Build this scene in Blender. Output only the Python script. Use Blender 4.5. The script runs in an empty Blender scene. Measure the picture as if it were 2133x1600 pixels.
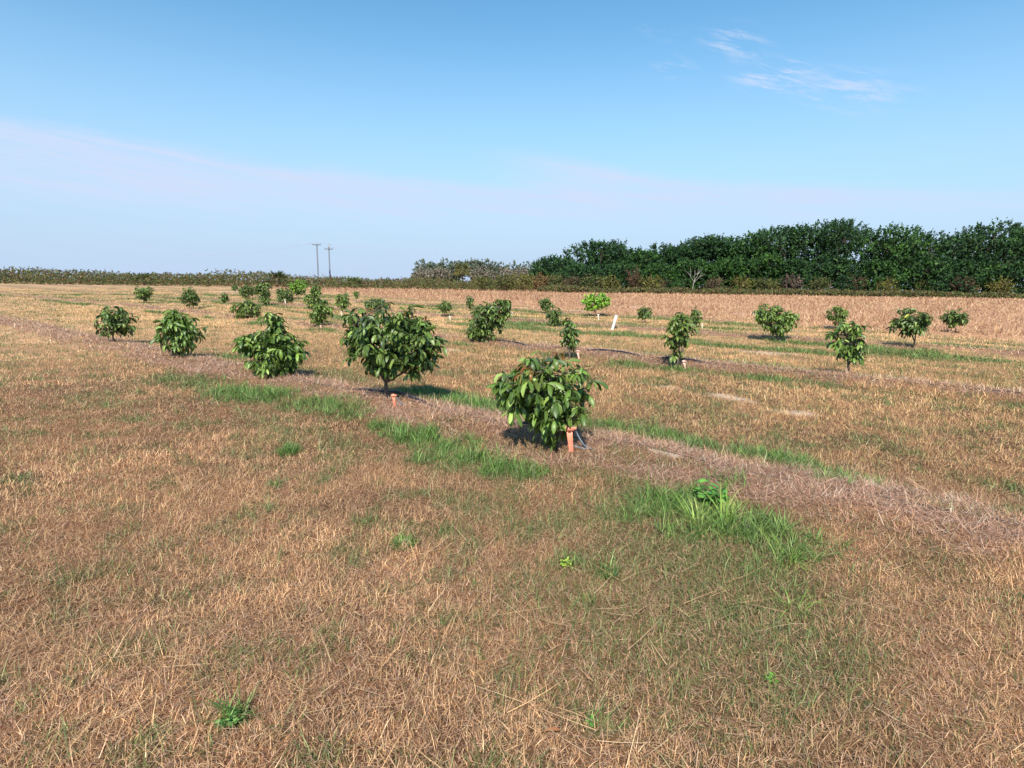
import bpy, math, random
import numpy as np
from mathutils import Vector
rng = np.random.default_rng(7)
random.seed(7)
S = bpy.context.scene
C = S.collection

# ------------------------------------------------------------------ camera model
F = 1200.0; W0, H0 = 2133, 1600
PITCH = math.atan((800-582)/F); ROLL = math.radians(0.8); EYE = 1.7
fw = np.array([0, math.cos(PITCH), -math.sin(PITCH)])
up = np.array([0, math.sin(PITCH), math.cos(PITCH)])
ex = np.array([1.0, 0, 0])
camx = math.cos(ROLL)*ex + math.sin(ROLL)*up
camy = -math.sin(ROLL)*ex + math.cos(ROLL)*up

def ray(px, py):
    return fw*F + camx*(px-1066.5) - camy*(py-800)
def gp(px, py, z=0.0):
    d = ray(px, py); t = (z-EYE)/d[2]
    return np.array([0, 0, EYE]) + d*t
def pp(px, py, Y):                      # point of that view ray at distance Y
    d = ray(px, py); return np.array([0, 0, EYE]) + d*(Y/d[1])
def dirang(px, py):
    d = ray(px, py); d = d/np.linalg.norm(d)
    return math.atan2(d[0], d[1]), math.asin(d[2])

# ------------------------------------------------------------------ noise
_tab = np.random.default_rng(3).random((256, 256))
def vnoise(x, y):
    xi = np.floor(x).astype(int); yi = np.floor(y).astype(int)
    fx = x-xi; fy = y-yi
    fx = fx*fx*(3-2*fx); fy = fy*fy*(3-2*fy)
    a = _tab[xi % 256, yi % 256]; b = _tab[(xi+1) % 256, yi % 256]
    c = _tab[xi % 256, (yi+1) % 256]; d = _tab[(xi+1) % 256, (yi+1) % 256]
    return (a*(1-fx)+b*fx)*(1-fy)+(c*(1-fx)+d*fx)*fy
def fbm(x, y, f=1.0, o=4):
    s = 0; a = .5; t = 0
    for i in range(o):
        s = s+a*vnoise(x*f+17.3*i, y*f-9.1*i); t += a; a *= .55; f *= 2.03
    return s/t
def sst(a, b, x):
    t = np.clip((x-a)/(b-a), 0, 1); return t*t*(3-2*t)

# ------------------------------------------------------------------ ground zones
RN = np.array([.614, .79]); RD = np.array([.79, -.614])
ROWS = [4.95, 11.75, 18.9, 25.7, 32.4]
def st(x, y): return RN[0]*x+RN[1]*y, RD[0]*x+RD[1]*y
def rowdist(x, y):
    s, t = st(x, y)
    wob = (fbm(t, s, .25, 2)-.5)*.5*(.25+.75*sst(7, 9, s))
    best = np.full(np.shape(x), 99.0)
    for r in ROWS:
        d = s+wob-r
        best = np.where(np.abs(d) < np.abs(best), d, best)
    return best
def height(x, y):
    x = np.asarray(x, float); y = np.asarray(y, float)
    d = rowdist(x, y); r = np.hypot(x, y)
    h = .10*np.exp(-(d/.6)**2)*(1-sst(40, 55, r))
    h = h+(fbm(x, y, .7, 3)-.5)*.07*(1-sst(40, 60, r))
    return h-.008*np.maximum(0, r-116)      # the land falls away gently behind the scrub
# (px, py, radius in metres, strength): the lusher green patches
GREEN = [(800,893,.16,.9),(835,903,.24,1),(880,915,.26,1),(930,930,.28,1),(985,955,.28,1),(1040,982,.26,1),(1095,992,.22,.9),(890,960,.2,.8),(940,975,.2,.7),
 (1450,1065,.26,1),(1390,1060,.24,1),(1500,1095,.26,1),(1560,1100,.26,1),(1615,1130,.28,1),(1660,1140,.25,1),(1330,1070,.22,.8),(1285,1075,.2,.7),(1490,1030,.2,.8),(1430,1110,.2,.8),
 (1560,1180,.25,.7),(1640,1220,.2,.7),(1690,1160,.22,.6),
 (480,818,.4,.8),(520,828,.4,.9),(570,832,.4,.9),(620,850,.3,.7),(680,850,.4,.8),(740,866,.3,.8),(430,800,.5,.7),(350,790,.5,.7),
 (870,826,.45,1.1),(930,836,.45,1.1),(1000,850,.4,1.1),(1060,860,.4,1.1),(1240,888,.25,.8),(1300,900,.25,.9),(1380,915,.25,.9),(1450,935,.25,1),(1550,952,.25,.9),(1620,965,.25,1),(1660,985,.22,1),(1740,1010,.3,.9),
 (470,748,.5,.7),(500,742,.4,.7),(690,780,.4,.6),(640,772,.4,.5),(730,790,.4,.5),
 (600,942,.13,1),(700,930,.16,.7),(560,880,.3,.5),(575,1010,.08,.9),(843,1128,.1,1),(1090,1105,.2,.6),(1010,1060,.25,.5),(1185,1175,.15,.7),(1265,1195,.1,.8),(1210,1090,.3,.5),
 (1300,1160,.3,.45),(1450,1230,.35,.5),(1200,1240,.3,.4),(1400,1330,.3,.45),(1520,1300,.3,.4),(1270,1340,.25,.35),(1080,1230,.2,.35),(1550,1420,.2,.4),(482,1508,.05,1),(500,1370,.12,.45),
 (1600,1450,.12,.5),(1020,1590,.08,.5),(760,1090,.08,.6),(930,1200,.08,.5),(1410,1450,.12,.4),(1180,1420,.08,.3)]
GREENW = [(gp(a,b)[0], gp(a,b)[1], r, s) for a, b, r, s in GREEN]
SAND = [(1370,803,.5,.12),(1510,828,.45,.16),(1645,858,.35,.18),(945,730,.5,.15),(1120,643,1.6,.5),(1195,647,1.0,.5),(1590,658,1.2,.4),(1330,640,1.5,.5),(1650,690,.8,.3),(480,608,3,1.0),(1400,970,.2,.12),(1600,735,.7,.25),(1035,640,1,.4)]
SANDW = [(gp(a,b)[0], gp(a,b)[1], r, q) for a, b, r, q in SAND]
def zones(x, y):
    x = np.asarray(x, float); y = np.asarray(y, float)
    s, t = st(x, y); d = rowdist(x, y)
    n1 = fbm(x+31, y+7, .9, 4); n2 = fbm(x-11, y+57, 3.1, 3)
    n3 = fbm(x+5, y-3, 9.0, 2); r = np.hypot(x, y)
    bed = (1-sst(.26, .66, np.abs(d+.02+(n1-.5)*.6+(n2-.5)*.5)))*(1-.75*sst(.5, .68, fbm(s*2.2-3, t*.9+8, 1.3, 3)))
    edge = 23.5-.24*t+(fbm(s, t, .2, 3)-.5)*5
    tall = sst(-2.5, 4.5, s-edge+(n2-.5)*5)
    bed = bed*(1-tall)
    # green fringe along the beds
    ad = np.abs(d)
    fr = sst(.5, .8, ad)*(1-sst(1.0, 1.9, ad))*sst(.42, .66, fbm(s*1.3+5, t*.55, 1.0, 3))
    fr = fr*sst(7.0, 9.5, s)
    g = fr*.9
    g = np.maximum(g, .8*sst(.52, .68, fbm(s*1.5+9, t*.4+3, .8, 4))*sst(12.5, 15, s))
    for gx, gy, gr, gs in GREENW:
        q = np.hypot(x-gx, y-gy)
        m = q < gr*2.2
        if np.any(m):
            v = gs*(1-sst(.25, 1.5, q/gr+(n2-.5)*1.6+(n3-.5)*1.2))
            g = np.maximum(g, v)
    # a faint flush of green on the right of the near field
    fl = sst(-.9, .8, x-.1*y)*sst(1.7, 2.5, y)*(1-sst(4.3, 4.8, s))*sst(.3, .6, n1*.6+n2*.4)*.56
    g = np.maximum(g, fl)
    g = np.maximum(g, (.34*sst(.5, .7, n2)+.3*sst(.6, .72, n3))*(1-tall))
    g = g*(1-.75*bed)*(1-tall)
    g = g*(1-.65*sst(1.3, 2.4, x)*(1-sst(4.6, 5.2, s)))
    sand = np.zeros(np.shape(x))
    for gx, gy, ra, rb in SANDW:
        sx = RD[0]*(x-gx)+RD[1]*(y-gy); sy = RN[0]*(x-gx)+RN[1]*(y-gy)
        q = np.hypot(sx/ra, sy/rb)
        sand = np.maximum(sand, .8*(1-sst(.2, 1.3, q+(n2-.5)*1.8)))
    return dict(bed=bed, g=np.clip(g, 0, 1), tall=tall, sand=sand, n1=n1, n2=n2, s=s, t=t)

def lin(c):
    c = np.asarray(c, float)/255.0
    return np.where(c <= .04045, c/12.92, ((c+.055)/1.055)**2.4)

# ------------------------------------------------------------------ mesh helpers
def mk(name, V, Fq, mat, col=None, parent=None, smooth=True, label=None):
    V = np.asarray(V, np.float32).reshape(-1, 3); Fq = np.asarray(Fq, np.int32)
    k = Fq.shape[1]
    me = bpy.data.meshes.new(name)
    me.vertices.add(len(V)); me.vertices.foreach_set('co', V.ravel())
    me.loops.add(Fq.size); me.loops.foreach_set('vertex_index', Fq.ravel())
    me.polygons.add(len(Fq)); me.polygons.foreach_set('loop_start', np.arange(0, Fq.size, k, dtype=np.int32))
    if smooth: me.polygons.foreach_set('use_smooth', np.ones(len(Fq), bool))
    me.update(calc_edges=True)
    if col is not None:
        a = me.attributes.new('Col', 'FLOAT_COLOR', 'POINT')
        c4 = np.ones((len(V), 4), np.float32); c4[:, :3] = col
        a.data.foreach_set('color', c4.ravel())
    me.materials.append(mat)
    o = bpy.data.objects.new(name, me); C.objects.link(o)
    if parent is not None: o.parent = parent
    if label: o['label'] = label
    return o
class MB:
    def __init__(s): s.V = []; s.F = []; s.n = 0; s.c = []
    def add(s, V, Fq, col=None):
        V = np.asarray(V, float).reshape(-1, 3); s.V.append(V); s.F.append(np.asarray(Fq, int)+s.n)
        s.n += len(V)
        if col is not None: s.c.append(np.broadcast_to(np.asarray(col, float), (len(V), 3)))
    def tube(s, pts, rad, sides=6, col=None, cap=True):
        pts = np.asarray(pts, float); n = len(pts)
        rad = np.broadcast_to(np.asarray(rad, float), (n,))
        T = np.gradient(pts, axis=0); T /= np.linalg.norm(T, axis=1)[:, None]+1e-9
        a0 = np.array([0, 0, 1.0]) if abs(T[0][2]) < .8 else np.array([1.0, 0, 0])
        V = []
        for i in range(n):
            u = np.cross(T[i], a0); u /= np.linalg.norm(u)+1e-9; v = np.cross(T[i], u)
            for k in range(sides):
                a = 2*math.pi*k/sides
                V.append(pts[i]+rad[i]*(math.cos(a)*u+math.sin(a)*v))
        Fq = []
        for i in range(n-1):
            for k in range(sides):
                k2 = (k+1) % sides
                Fq.append((i*sides+k, i*sides+k2, (i+1)*sides+k2, (i+1)*sides+k))
        if cap:
            for e, idx in ((0, 0), (n-1, n-1)):
                V.append(pts[idx]); ci = len(V)-1
                for k in range(0, sides, 2):
                    k1 = (k+1) % sides; k2 = (k+2) % sides
                    Fq.append((ci, e*sides+k, e*sides+k1, e*sides+k2))
        s.add(V, Fq, col)
    def box(s, c, h, R=None, col=None, taper=1.0):
        V = []
        for z in (-1, 1):
            k = taper if z > 0 else 1
            for x, y in ((-1, -1), (1, -1), (1, 1), (-1, 1)): V.append((x*h[0]*k, y*h[1]*k, z*h[2]))
        V = np.array(V)
        if R is not None: V = V@np.asarray(R).T
        s.add(V+np.asarray(c), [(0,3,2,1),(4,5,6,7),(0,1,5,4),(1,2,6,5),(2,3,7,6),(3,0,4,7)], col)
    def build(s, name, mat, parent=None, smooth=True, label=None):
        return mk(name, np.concatenate(s.V), np.concatenate(s.F), mat, np.concatenate(s.c) if s.c else None, parent, smooth, label)

def thing(name, loc, label, cat, group=None):
    o = bpy.data.objects.new(name, None); C.objects.link(o); o.location = loc
    o.empty_display_size = .1
    return tag(o, label, cat, group)
def tag(o, label, cat, group=None):
    o['label'] = label; o['category'] = cat
    if group: o['group'] = group
    return o
def stuff(o, label, cat):
    o['kind'] = 'stuff'; o['label'] = label; o['category'] = cat; return o

# ------------------------------------------------------------------ materials
def mat(name, color=None, rough=.8, spec=.3, attr=False, noise=None, transl=0.0, bump=None):
    m = bpy.data.materials.new(name); m.use_nodes = True
    nt = m.node_tree; N = nt.nodes; L = nt.links
    b = N['Principled BSDF']
    b.inputs['Roughness'].default_value = rough; b.inputs['Specular IOR Level'].default_value = spec
    src = None
    if attr:
        a = N.new('ShaderNodeAttribute'); a.attribute_name = 'Col'; src = a.outputs['Color']
    else:
        r = N.new('ShaderNodeRGB'); r.outputs[0].default_value = (*color, 1); src = r.outputs[0]
    if noise:
        sc, lo, hi = noise
        tc = N.new('ShaderNodeTexCoord'); n = N.new('ShaderNodeTexNoise')
        n.inputs['Scale'].default_value = sc; n.inputs['Detail'].default_value = 6; n.inputs['Roughness'].default_value = .65
        L.new(tc.outputs['Object'], n.inputs['Vector'])
        mr = N.new('ShaderNodeMapRange'); mr.inputs['From Min'].default_value = .3; mr.inputs['From Max'].default_value = .7
        mr.inputs['To Min'].default_value = lo; mr.inputs['To Max'].default_value = hi
        L.new(n.outputs['Fac'], mr.inputs['Value'])
        mx = N.new('ShaderNodeVectorMath'); mx.operation = 'SCALE'
        L.new(src, mx.inputs[0]); L.new(mr.outputs[0], mx.inputs['Scale']); src = mx.outputs[0]
        if bump:
            bp = N.new('ShaderNodeBump'); bp.inputs['Strength'].default_value = bump; bp.inputs['Distance'].default_value = .03
            L.new(n.outputs['Fac'], bp.inputs['Height']); L.new(bp.outputs[0], b.inputs['Normal'])
    L.new(src, b.inputs['Base Color'])
    if transl:
        t = N.new('ShaderNodeBsdfTranslucent'); L.new(src, t.inputs['Color'])
        ms = N.new('ShaderNodeMixShader'); ms.inputs[0].default_value = transl
        L.new(b.outputs[0], ms.inputs[1]); L.new(t.outputs[0], ms.inputs[2])
        L.new(ms.outputs[0], N['Material Output'].inputs['Surface'])
    return m
M_GROUND = mat('soil_and_thatch', attr=True, rough=.95, spec=.1, noise=(9, .7, 1.3), bump=.5)
M_GRASS = mat('dry_grass', attr=True, rough=.75, spec=.2, transl=.15)
M_GREEN = mat('green_grass', attr=True, rough=.5, spec=.35, transl=.12)
M_LEAF = mat('glossy_leaf', attr=True, rough=.42, spec=.45, transl=.10)
M_FAR = mat('tree_foliage', attr=True, rough=.6, spec=.25, transl=.1)
M_BARK = mat('bark', (.13, .10, .075), rough=.9, noise=(30, .6, 1.4))
M_PALE = mat('pale_bark', (.36, .33, .29), rough=.9, noise=(20, .7, 1.3))
M_ORANGE = mat('orange_plastic', (.86, .30, .19), rough=.45, noise=(25, .85, 1.1))
M_PEACH = mat('faded_plastic', (.80, .50, .40), rough=.5, noise=(25, .85, 1.1))
M_CREAM = mat('cream_plastic', (.78, .70, .58), rough=.5, noise=(25, .85, 1.1))
M_WHITE = mat('white_pvc', (.80, .78, .72), rough=.4, noise=(12, .85, 1.05))
M_TUBE = mat('grey_blue_tube', (.22, .29, .34), rough=.4)
M_HOSE = mat('black_hose', (.022, .024, .035), rough=.45, noise=(30, .7, 1.6))
M_POLE = mat('weathered_wood', (.15, .17, .20), rough=.9, noise=(3, .8, 1.2))
M_METAL = mat('grey_metal', (.30, .31, .32), rough=.5)
M_WIRE = mat('wire', (.42, .46, .52), rough=.6)
M_DEAD = mat('dead_leaf', (.40, .24, .13), rough=.8, noise=(40, .7, 1.3))

# ------------------------------------------------------------------ ground sheet
def polar_ground():
    nr, na = 560, 620
    r = np.concatenate([[.0], .35*np.power(6000/.35, np.linspace(0, 1, nr-1))])
    # fine angular steps in front, coarse behind
    u = np.linspace(-1, 1, na, endpoint=False)
    a = np.pi*(0.36*u+0.64*u**3)
    Rr, A = np.meshgrid(r, a, indexing='ij')
    X = Rr*np.sin(A); Y = Rr*np.cos(A)
    Z = height(X, Y)
    z = zones(X, Y)
    c_dry = lin((128, 90, 64)); c_dark = lin((92, 64, 46)); c_green = lin((86, 96, 58)); c_bed = lin((142, 110, 90)); c_sand = lin((205, 185, 165)); c_tall = lin((172, 130, 102))
    n = z['n1'][..., None]
    col = c_dry*(1-sst(.35, .65, n))+c_dark*sst(.35, .65, n)
    # farther out the sheet itself carries the colour of the sward between sparse blades
    f = sst(9, 22, np.hypot(X, Y))[..., None]
    col = col*(1-f)+lin((190, 152, 116))*f
    for k, cc, am in (('g', c_green, .8), ('bed', c_bed, .85), ('tall', c_tall, 1), ('sand', c_sand, 1)):
        m = (z[k]*am)[..., None]; col = col*(1-m)+cc*m
    V = np.stack([X, Y, Z], -1).reshape(-1, 3)
    i, j = np.meshgrid(np.arange(nr-1), np.arange(na), indexing='ij')
    j2 = (j+1) % na
    Fq = np.stack([i*na+j, (i+1)*na+j, (i+1)*na+j2, i*na+j2], -1).reshape(-1, 4)
    Fq = Fq[:, ::-1]
    o = mk('ground', V, Fq, M_GROUND, col.reshape(-1, 3))
    o['kind'] = 'structure'; o['label'] = 'dry grassy field with low planting beds running across it'
    return o
polar_ground()

# ------------------------------------------------------------------ grass
def blades(P, h, w, az, lean, bend, col, segs=2, fold=None):
    N = len(P); dx = np.stack([np.sin(az), np.cos(az), np.zeros(N)], -1)
    tw = az+rng.uniform(-.9, .9, N)
    sx = np.stack([np.cos(tw), -np.sin(tw), np.zeros(N)], -1)
    zz = np.array([0, 0, 1.0])
    pts = [P]; p = P
    for k in range(segs):
        a = lean+bend*(k+.5)/segs
        p = p+(h/segs)[:, None]*(np.sin(a)[:, None]*dx+np.cos(a)[:, None]*zz); pts.append(p)
    ws = np.linspace(1, 0, segs+1)**.6; ws[-1] = .12
    V = np.empty((N, (segs+1)*2, 3))
    for k in range(segs+1):
        V[:, 2*k] = pts[k]-sx*(w*ws[k]*.5)[:, None]; V[:, 2*k+1] = pts[k]+sx*(w*ws[k]*.5)[:, None]
    base = (np.arange(N)*(segs+1)*2)[:, None]
    q = np.concatenate([base+np.array([2*k, 2*k+1, 2*k+3, 2*k+2]) for k in range(segs)], 1).reshape(-1, 4)
    cc = np.repeat(col, (segs+1)*2, axis=0)
    return V.reshape(-1, 3), q, cc

def scatter(d0, d1, dens, amax=.84):
    """points in the sector in front, number per square metre dens(d)"""
    ds = np.linspace(d0, d1, 400); de = dens(ds)*ds
    cum = np.concatenate([[0], np.cumsum((de[1:]+de[:-1])/2*np.diff(ds))])
    n = int(cum[-1]*2*amax)
    d = np.interp(rng.random(n)*cum[-1], cum, ds); a = rng.uniform(-amax, amax, n)
    return d*np.sin(a), d*np.cos(a), d

def mixcol(pal, n, p=None, jit=.17):
    pal = np.array([lin(c) for c in pal]); i = rng.choice(len(pal), n, p=p)
    return pal[i]*np.exp(rng.normal(0, jit, n))[:, None]

DRY = [(218,182,138),(202,164,122),(184,146,109),(140,106,80),(228,200,160),(192,154,120)]
DRYP = [.24,.24,.2,.12,.08,.12]
GRN = [(98,112,62),(116,128,74),(82,98,54),(138,146,90),(118,118,72)]
LUSH = [(106,144,66),(88,124,54),(128,160,80),(74,106,48)]
BEDC = [(200,154,128),(214,172,144),(172,128,106),(184,160,138),(132,98,80),(212,188,164),(158,132,112)]

# --- short dry sward
def dens(d): return 10500*np.minimum(1, (3.6/np.maximum(d, .1)))**1.45*(1-.5*sst(30, 40, d))
x, y, d = scatter(1.15, 82, dens)
z = zones(x, y); n = len(x)
clump = fbm(x, y, 7.0, 2)
keep = rng.random(n) < np.clip(1.05-.78*z['bed']-.65*z['g']-.85*z['sand']-.4*sst(1, 0, clump*1.6), .03, 1)*(1-.7*z['tall'])
x, y, d = x[keep], y[keep], d[keep]; z = {k: v[keep] for k, v in z.items()}; clump = clump[keep]; n = len(x)
fs = np.maximum(1, d/5.0)
h = rng.gamma(6, .0074, n)*(.5+1.0*clump)*(1+.35*sst(6, 9, z['s'])); w = rng.uniform(.0018, .0035, n)*fs**.85
prev = 2*math.pi*fbm(x, y, 1.1, 2)*1.5
az = prev+rng.normal(0, 2.4, n)
lean = np.abs(rng.normal(.75, .45, n)); bend = rng.normal(.5, .5, n)
col = mixcol(DRY, n, DRYP)
tone = fbm(x+77, y-31, .5, 3)[:, None]
col = col*(.82+.36*sst(.3, .7, tone))*np.where((z['s'] > 6.2)[:, None], np.array([1.24, 1.2, 1.04]), np.array([1.14, 1.09, 1.03])*(.86+.3*sst(.35, .65, fbm(x-9, y+13, 1.7, 3)))[:, None])
gm = rng.random(n) < np.clip(z['g']*.95+.05, 0, 1)
col[gm] = mixcol(GRN, gm.sum())*.95
V, Q, cc = blades(np.stack([x, y, height(x, y)-.004], -1), h, w, az, lean, bend, col)
stuff(mk('dry_grass', V, Q, M_GRASS, cc), 'short dry tan grass covering the field', 'grass')

# --- flat broken thatch between the standing blades
x, y, d = scatter(1.15, 13, lambda d: 8000*np.minimum(1, (3.2/np.maximum(d, .1)))**1.5)
z = zones(x, y); n = len(x)
keep = rng.random(n) < np.clip(1-z['bed']-.8*z['sand']-.3*z['g'], .03, 1)
x, y, d = x[keep], y[keep], d[keep]; n = len(x)
V, Q, cc = blades(np.stack([x, y, height(x, y)+rng.uniform(-.002, .018, n)], -1), rng.gamma(5, .0085, n), rng.uniform(.002, .004, n)*np.maximum(1, d/5)**.85, rng.uniform(0, 6.3, n),
                  rng.normal(1.3, .25, n), rng.normal(.3, .4, n), mixcol([(192,154,120),(168,129,98),(206,170,136),(144,106,80),(126,110,82),(180,146,124)], n, jit=.2))
stuff(mk('thatch', V, Q, M_GRASS, cc), 'broken flattened dead grass lying between the standing blades', 'straw')

# --- long straw stems lying about
x, y, d = scatter(1.2, 12, lambda d: 26*np.minimum(1, 4/d)); n = len(x)
V, Q, cc = blades(np.stack([x, y, height(x, y)+rng.uniform(.01, .06, n)], -1), rng.uniform(.1, .34, n), rng.uniform(.002, .004, n)*np.maximum(1, d/5), rng.uniform(0, 6.3, n),
                  rng.normal(1.45, .14, n), rng.normal(.12, .3, n), mixcol([(230,196,150),(214,170,124),(196,160,124)], n), segs=3)
stuff(mk('straw_stems', V, Q, M_GRASS, cc), 'pale loose straw stems lying across the short grass', 'straw')

# --- green blades among and in the patches
x, y, d = scatter(1.15, 60, lambda d: 7600*np.minimum(1, (4.4/np.maximum(d, .1)))**1.4)
z = zones(x, y); n = len(x)
keep = rng.random(n) < np.clip(z['g'], 0, 1)**1.35
x, y, d = x[keep], y[keep], d[keep]; z = {k: v[keep] for k, v in z.items()}; n = len(x)
lush = np.clip((z['g']-.55)/.45, 0, 1)
fs = np.maximum(1, d/5.0)
h = rng.gamma(6, .012, n)*(1+1.1*lush*rng.random(n)); w = rng.uniform(.0026, .005, n)*(1+.7*lush)*fs**.8
col = mixcol(GRN, n); lm = rng.random(n) < lush*.8; col[lm] = mixcol(LUSH, lm.sum())
V, Q, cc = blades(np.stack([x, y, height(x, y)-.004], -1), h, w, rng.uniform(0, 6.3, n), np.abs(rng.normal(.45, .3, n)), np.abs(rng.normal(.8, .5, n)), col, segs=3)
stuff(mk('green_grass', V, Q, M_GREEN, cc), 'green grass growing in patches along the beds', 'grass')

# --- lusher tussocks of broad green blades in the best patches
px_, py_, az_ = [], [], []
for gx, gy, gr, gs in GREENW:
    if gs < .8 or gr < .12 or gy > 12: continue
    nt = int(34*math.pi*gr*gr*1.6)+2
    for _ in range(nt):
        q = gr*1.15*math.sqrt(rng.random()); a_ = rng.uniform(0, 6.3); cx_, cy_ = gx+q*math.cos(a_), gy+q*math.sin(a_)
        m_ = rng.integers(12, 26); az1 = rng.uniform(0, 6.3, m_); rr_ = .025*np.sqrt(rng.random(m_))
        px_.append(cx_+rr_*np.sin(az1)); py_.append(cy_+rr_*np.cos(az1)); az_.append(az1+rng.normal(0, .5, m_))
x, y, az = np.concatenate(px_), np.concatenate(py_), np.concatenate(az_); n = len(x)
sz = .6+.7*vnoise(x*5, y*5)
V, Q, cc = blades(np.stack([x, y, height(x, y)-.004], -1), sz*rng.uniform(.06, .19, n), rng.uniform(.004, .0075, n), az, np.abs(rng.normal(.35, .25, n)), np.abs(rng.normal(1.1, .5, n)), mixcol([(112,144,70),(94,124,58),(134,162,88),(82,108,54)], n, jit=.2), segs=4)
stuff(mk('lush_grass', V, Q, M_GREEN, cc), 'bright tussocks of broad green grass along the front of the nearest bed', 'grass')

# --- matted dead straw on the beds
x, y, d = scatter(3.5, 60, lambda d: 6500*np.minimum(1, (4.6/np.maximum(d, .1)))**1.5)
z = zones(x, y); n = len(x)
keep = rng.random(n) < np.clip(z['bed']*1.1-.8*z['sand'], 0, 1)
x, y, d = x[keep], y[keep], d[keep]; n = len(x)
fs = np.maximum(1, d/5.0)
V, Q, cc = blades(np.stack([x, y, height(x, y)+rng.uniform(-.006, .03, n)+.05*np.maximum(0, fbm(x, y, 5, 2)-.5)], -1), rng.uniform(.04, .15, n), rng.uniform(.0022, .0042, n)*fs**.85, rng.uniform(0, 6.3, n),
                  rng.normal(1.25, .35, n), rng.normal(.4, .4, n), mixcol(BEDC, n, jit=.26))
stuff(mk('matted_straw', V, Q, M_GRASS, cc), 'matted pinkish dead grass on the planting beds', 'straw')

# --- tall dry grass beyond the rows
x, y, d = scatter(22, 112, lambda d: 60*np.minimum(1, (34/np.maximum(d, 1)))**1.2, .95)
z = zones(x, y); n = len(x)
tuf = fbm(x, y, .5, 3)
keep = rng.random(n) < z['tall']*np.clip(.35+1.3*(tuf-.3), .1, 1)
x, y, d = x[keep], y[keep], d[keep]; tuf = tuf[keep]; z = {k: v[keep] for k, v in z.items()}; n = len(x)
V, Q, cc = blades(np.stack([x, y, height(x, y)-.01], -1), rng.uniform(.16, .44, n)*(.35+1.1*tuf)*(.3+.7*z['tall']), rng.uniform(.02, .045, n)*np.maximum(1, d/40), rng.normal(1.2, 2.0, n),
                  np.abs(rng.normal(.75, .35, n)), rng.normal(.9, .5, n), mixcol([(198,158,126),(182,142,112),(208,174,136),(166,128,100),(186,154,114)], n, jit=.1)*(.72+.5*fbm(z['s']*1.0, z['t']*.35, .35, 4))[:, None])
stuff(mk('tall_grass', V, Q, M_GRASS, cc), 'taller pinkish dry grass beyond the last row of saplings', 'grass')

# ------------------------------------------------------------------ leaves
LT = np.array([0, .18, .45, .72, .9, 1.0]); LW = np.array([.014, .075, .135, .14, .075, .006])
def leaves(P, D, L, col, droop, wscale=1.0, simple=False):
    """P base, D initial direction (unit), L length; each leaf a folded, drooping blade"""
    N = len(P); T_, W_ = (LT, LW) if not simple else (np.array([0, .4, .8, 1]), np.array([.03, .145, .125, .01]))
    K = len(T_)
    zz = np.array([0, 0, 1.0])
    hz = D.copy(); hz[:, 2] = 0; hz /= np.linalg.norm(hz, axis=1)[:, None]+1e-6
    el = np.arcsin(np.clip(D[:, 2], -1, 1))
    side = np.stack([hz[:, 1], -hz[:, 0], np.zeros(N)], -1)
    roll = rng.normal(0, .75, N)
    V = np.empty((N, K*3, 3)); p = P.copy(); prev = 0
    for k in range(K):
        e = el-droop*T_[k]
        dd = np.cos(e)[:, None]*hz+np.sin(e)[:, None]*zz
        if k: p = p+dd*(L*(T_[k]-T_[k-1]))[:, None]
        nr = np.cross(side, dd)
        s2 = side*np.cos(roll)[:, None]+nr*np.sin(roll)[:, None]
        n2 = np.cross(s2, dd); n2 *= np.sign(n2[:, 2:3]+1e-6)
        wv = (L*W_[k]*wscale)[:, None]
        V[:, 3*k] = p-s2*wv+n2*wv*.35; V[:, 3*k+1] = p; V[:, 3*k+2] = p+s2*wv+n2*wv*.35
    base = (np.arange(N)*K*3)[:, None]
    q = []
    for k in range(K-1):
        for c in (0, 1):
            q.append(base+np.array([3*k+c, 3*k+c+1, 3*k+c+4, 3*k+c+3]))
    Q = np.concatenate(q, 1).reshape(-1, 4)
    cc = np.repeat(col, K*3, axis=0).reshape(N, K*3, 3)
    cc[:, 1::3] = np.clip(cc[:, 1::3]*1.25+.012, 0, 1)
    return V.reshape(-1, 3), Q, cc.reshape(-1, 3)

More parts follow.
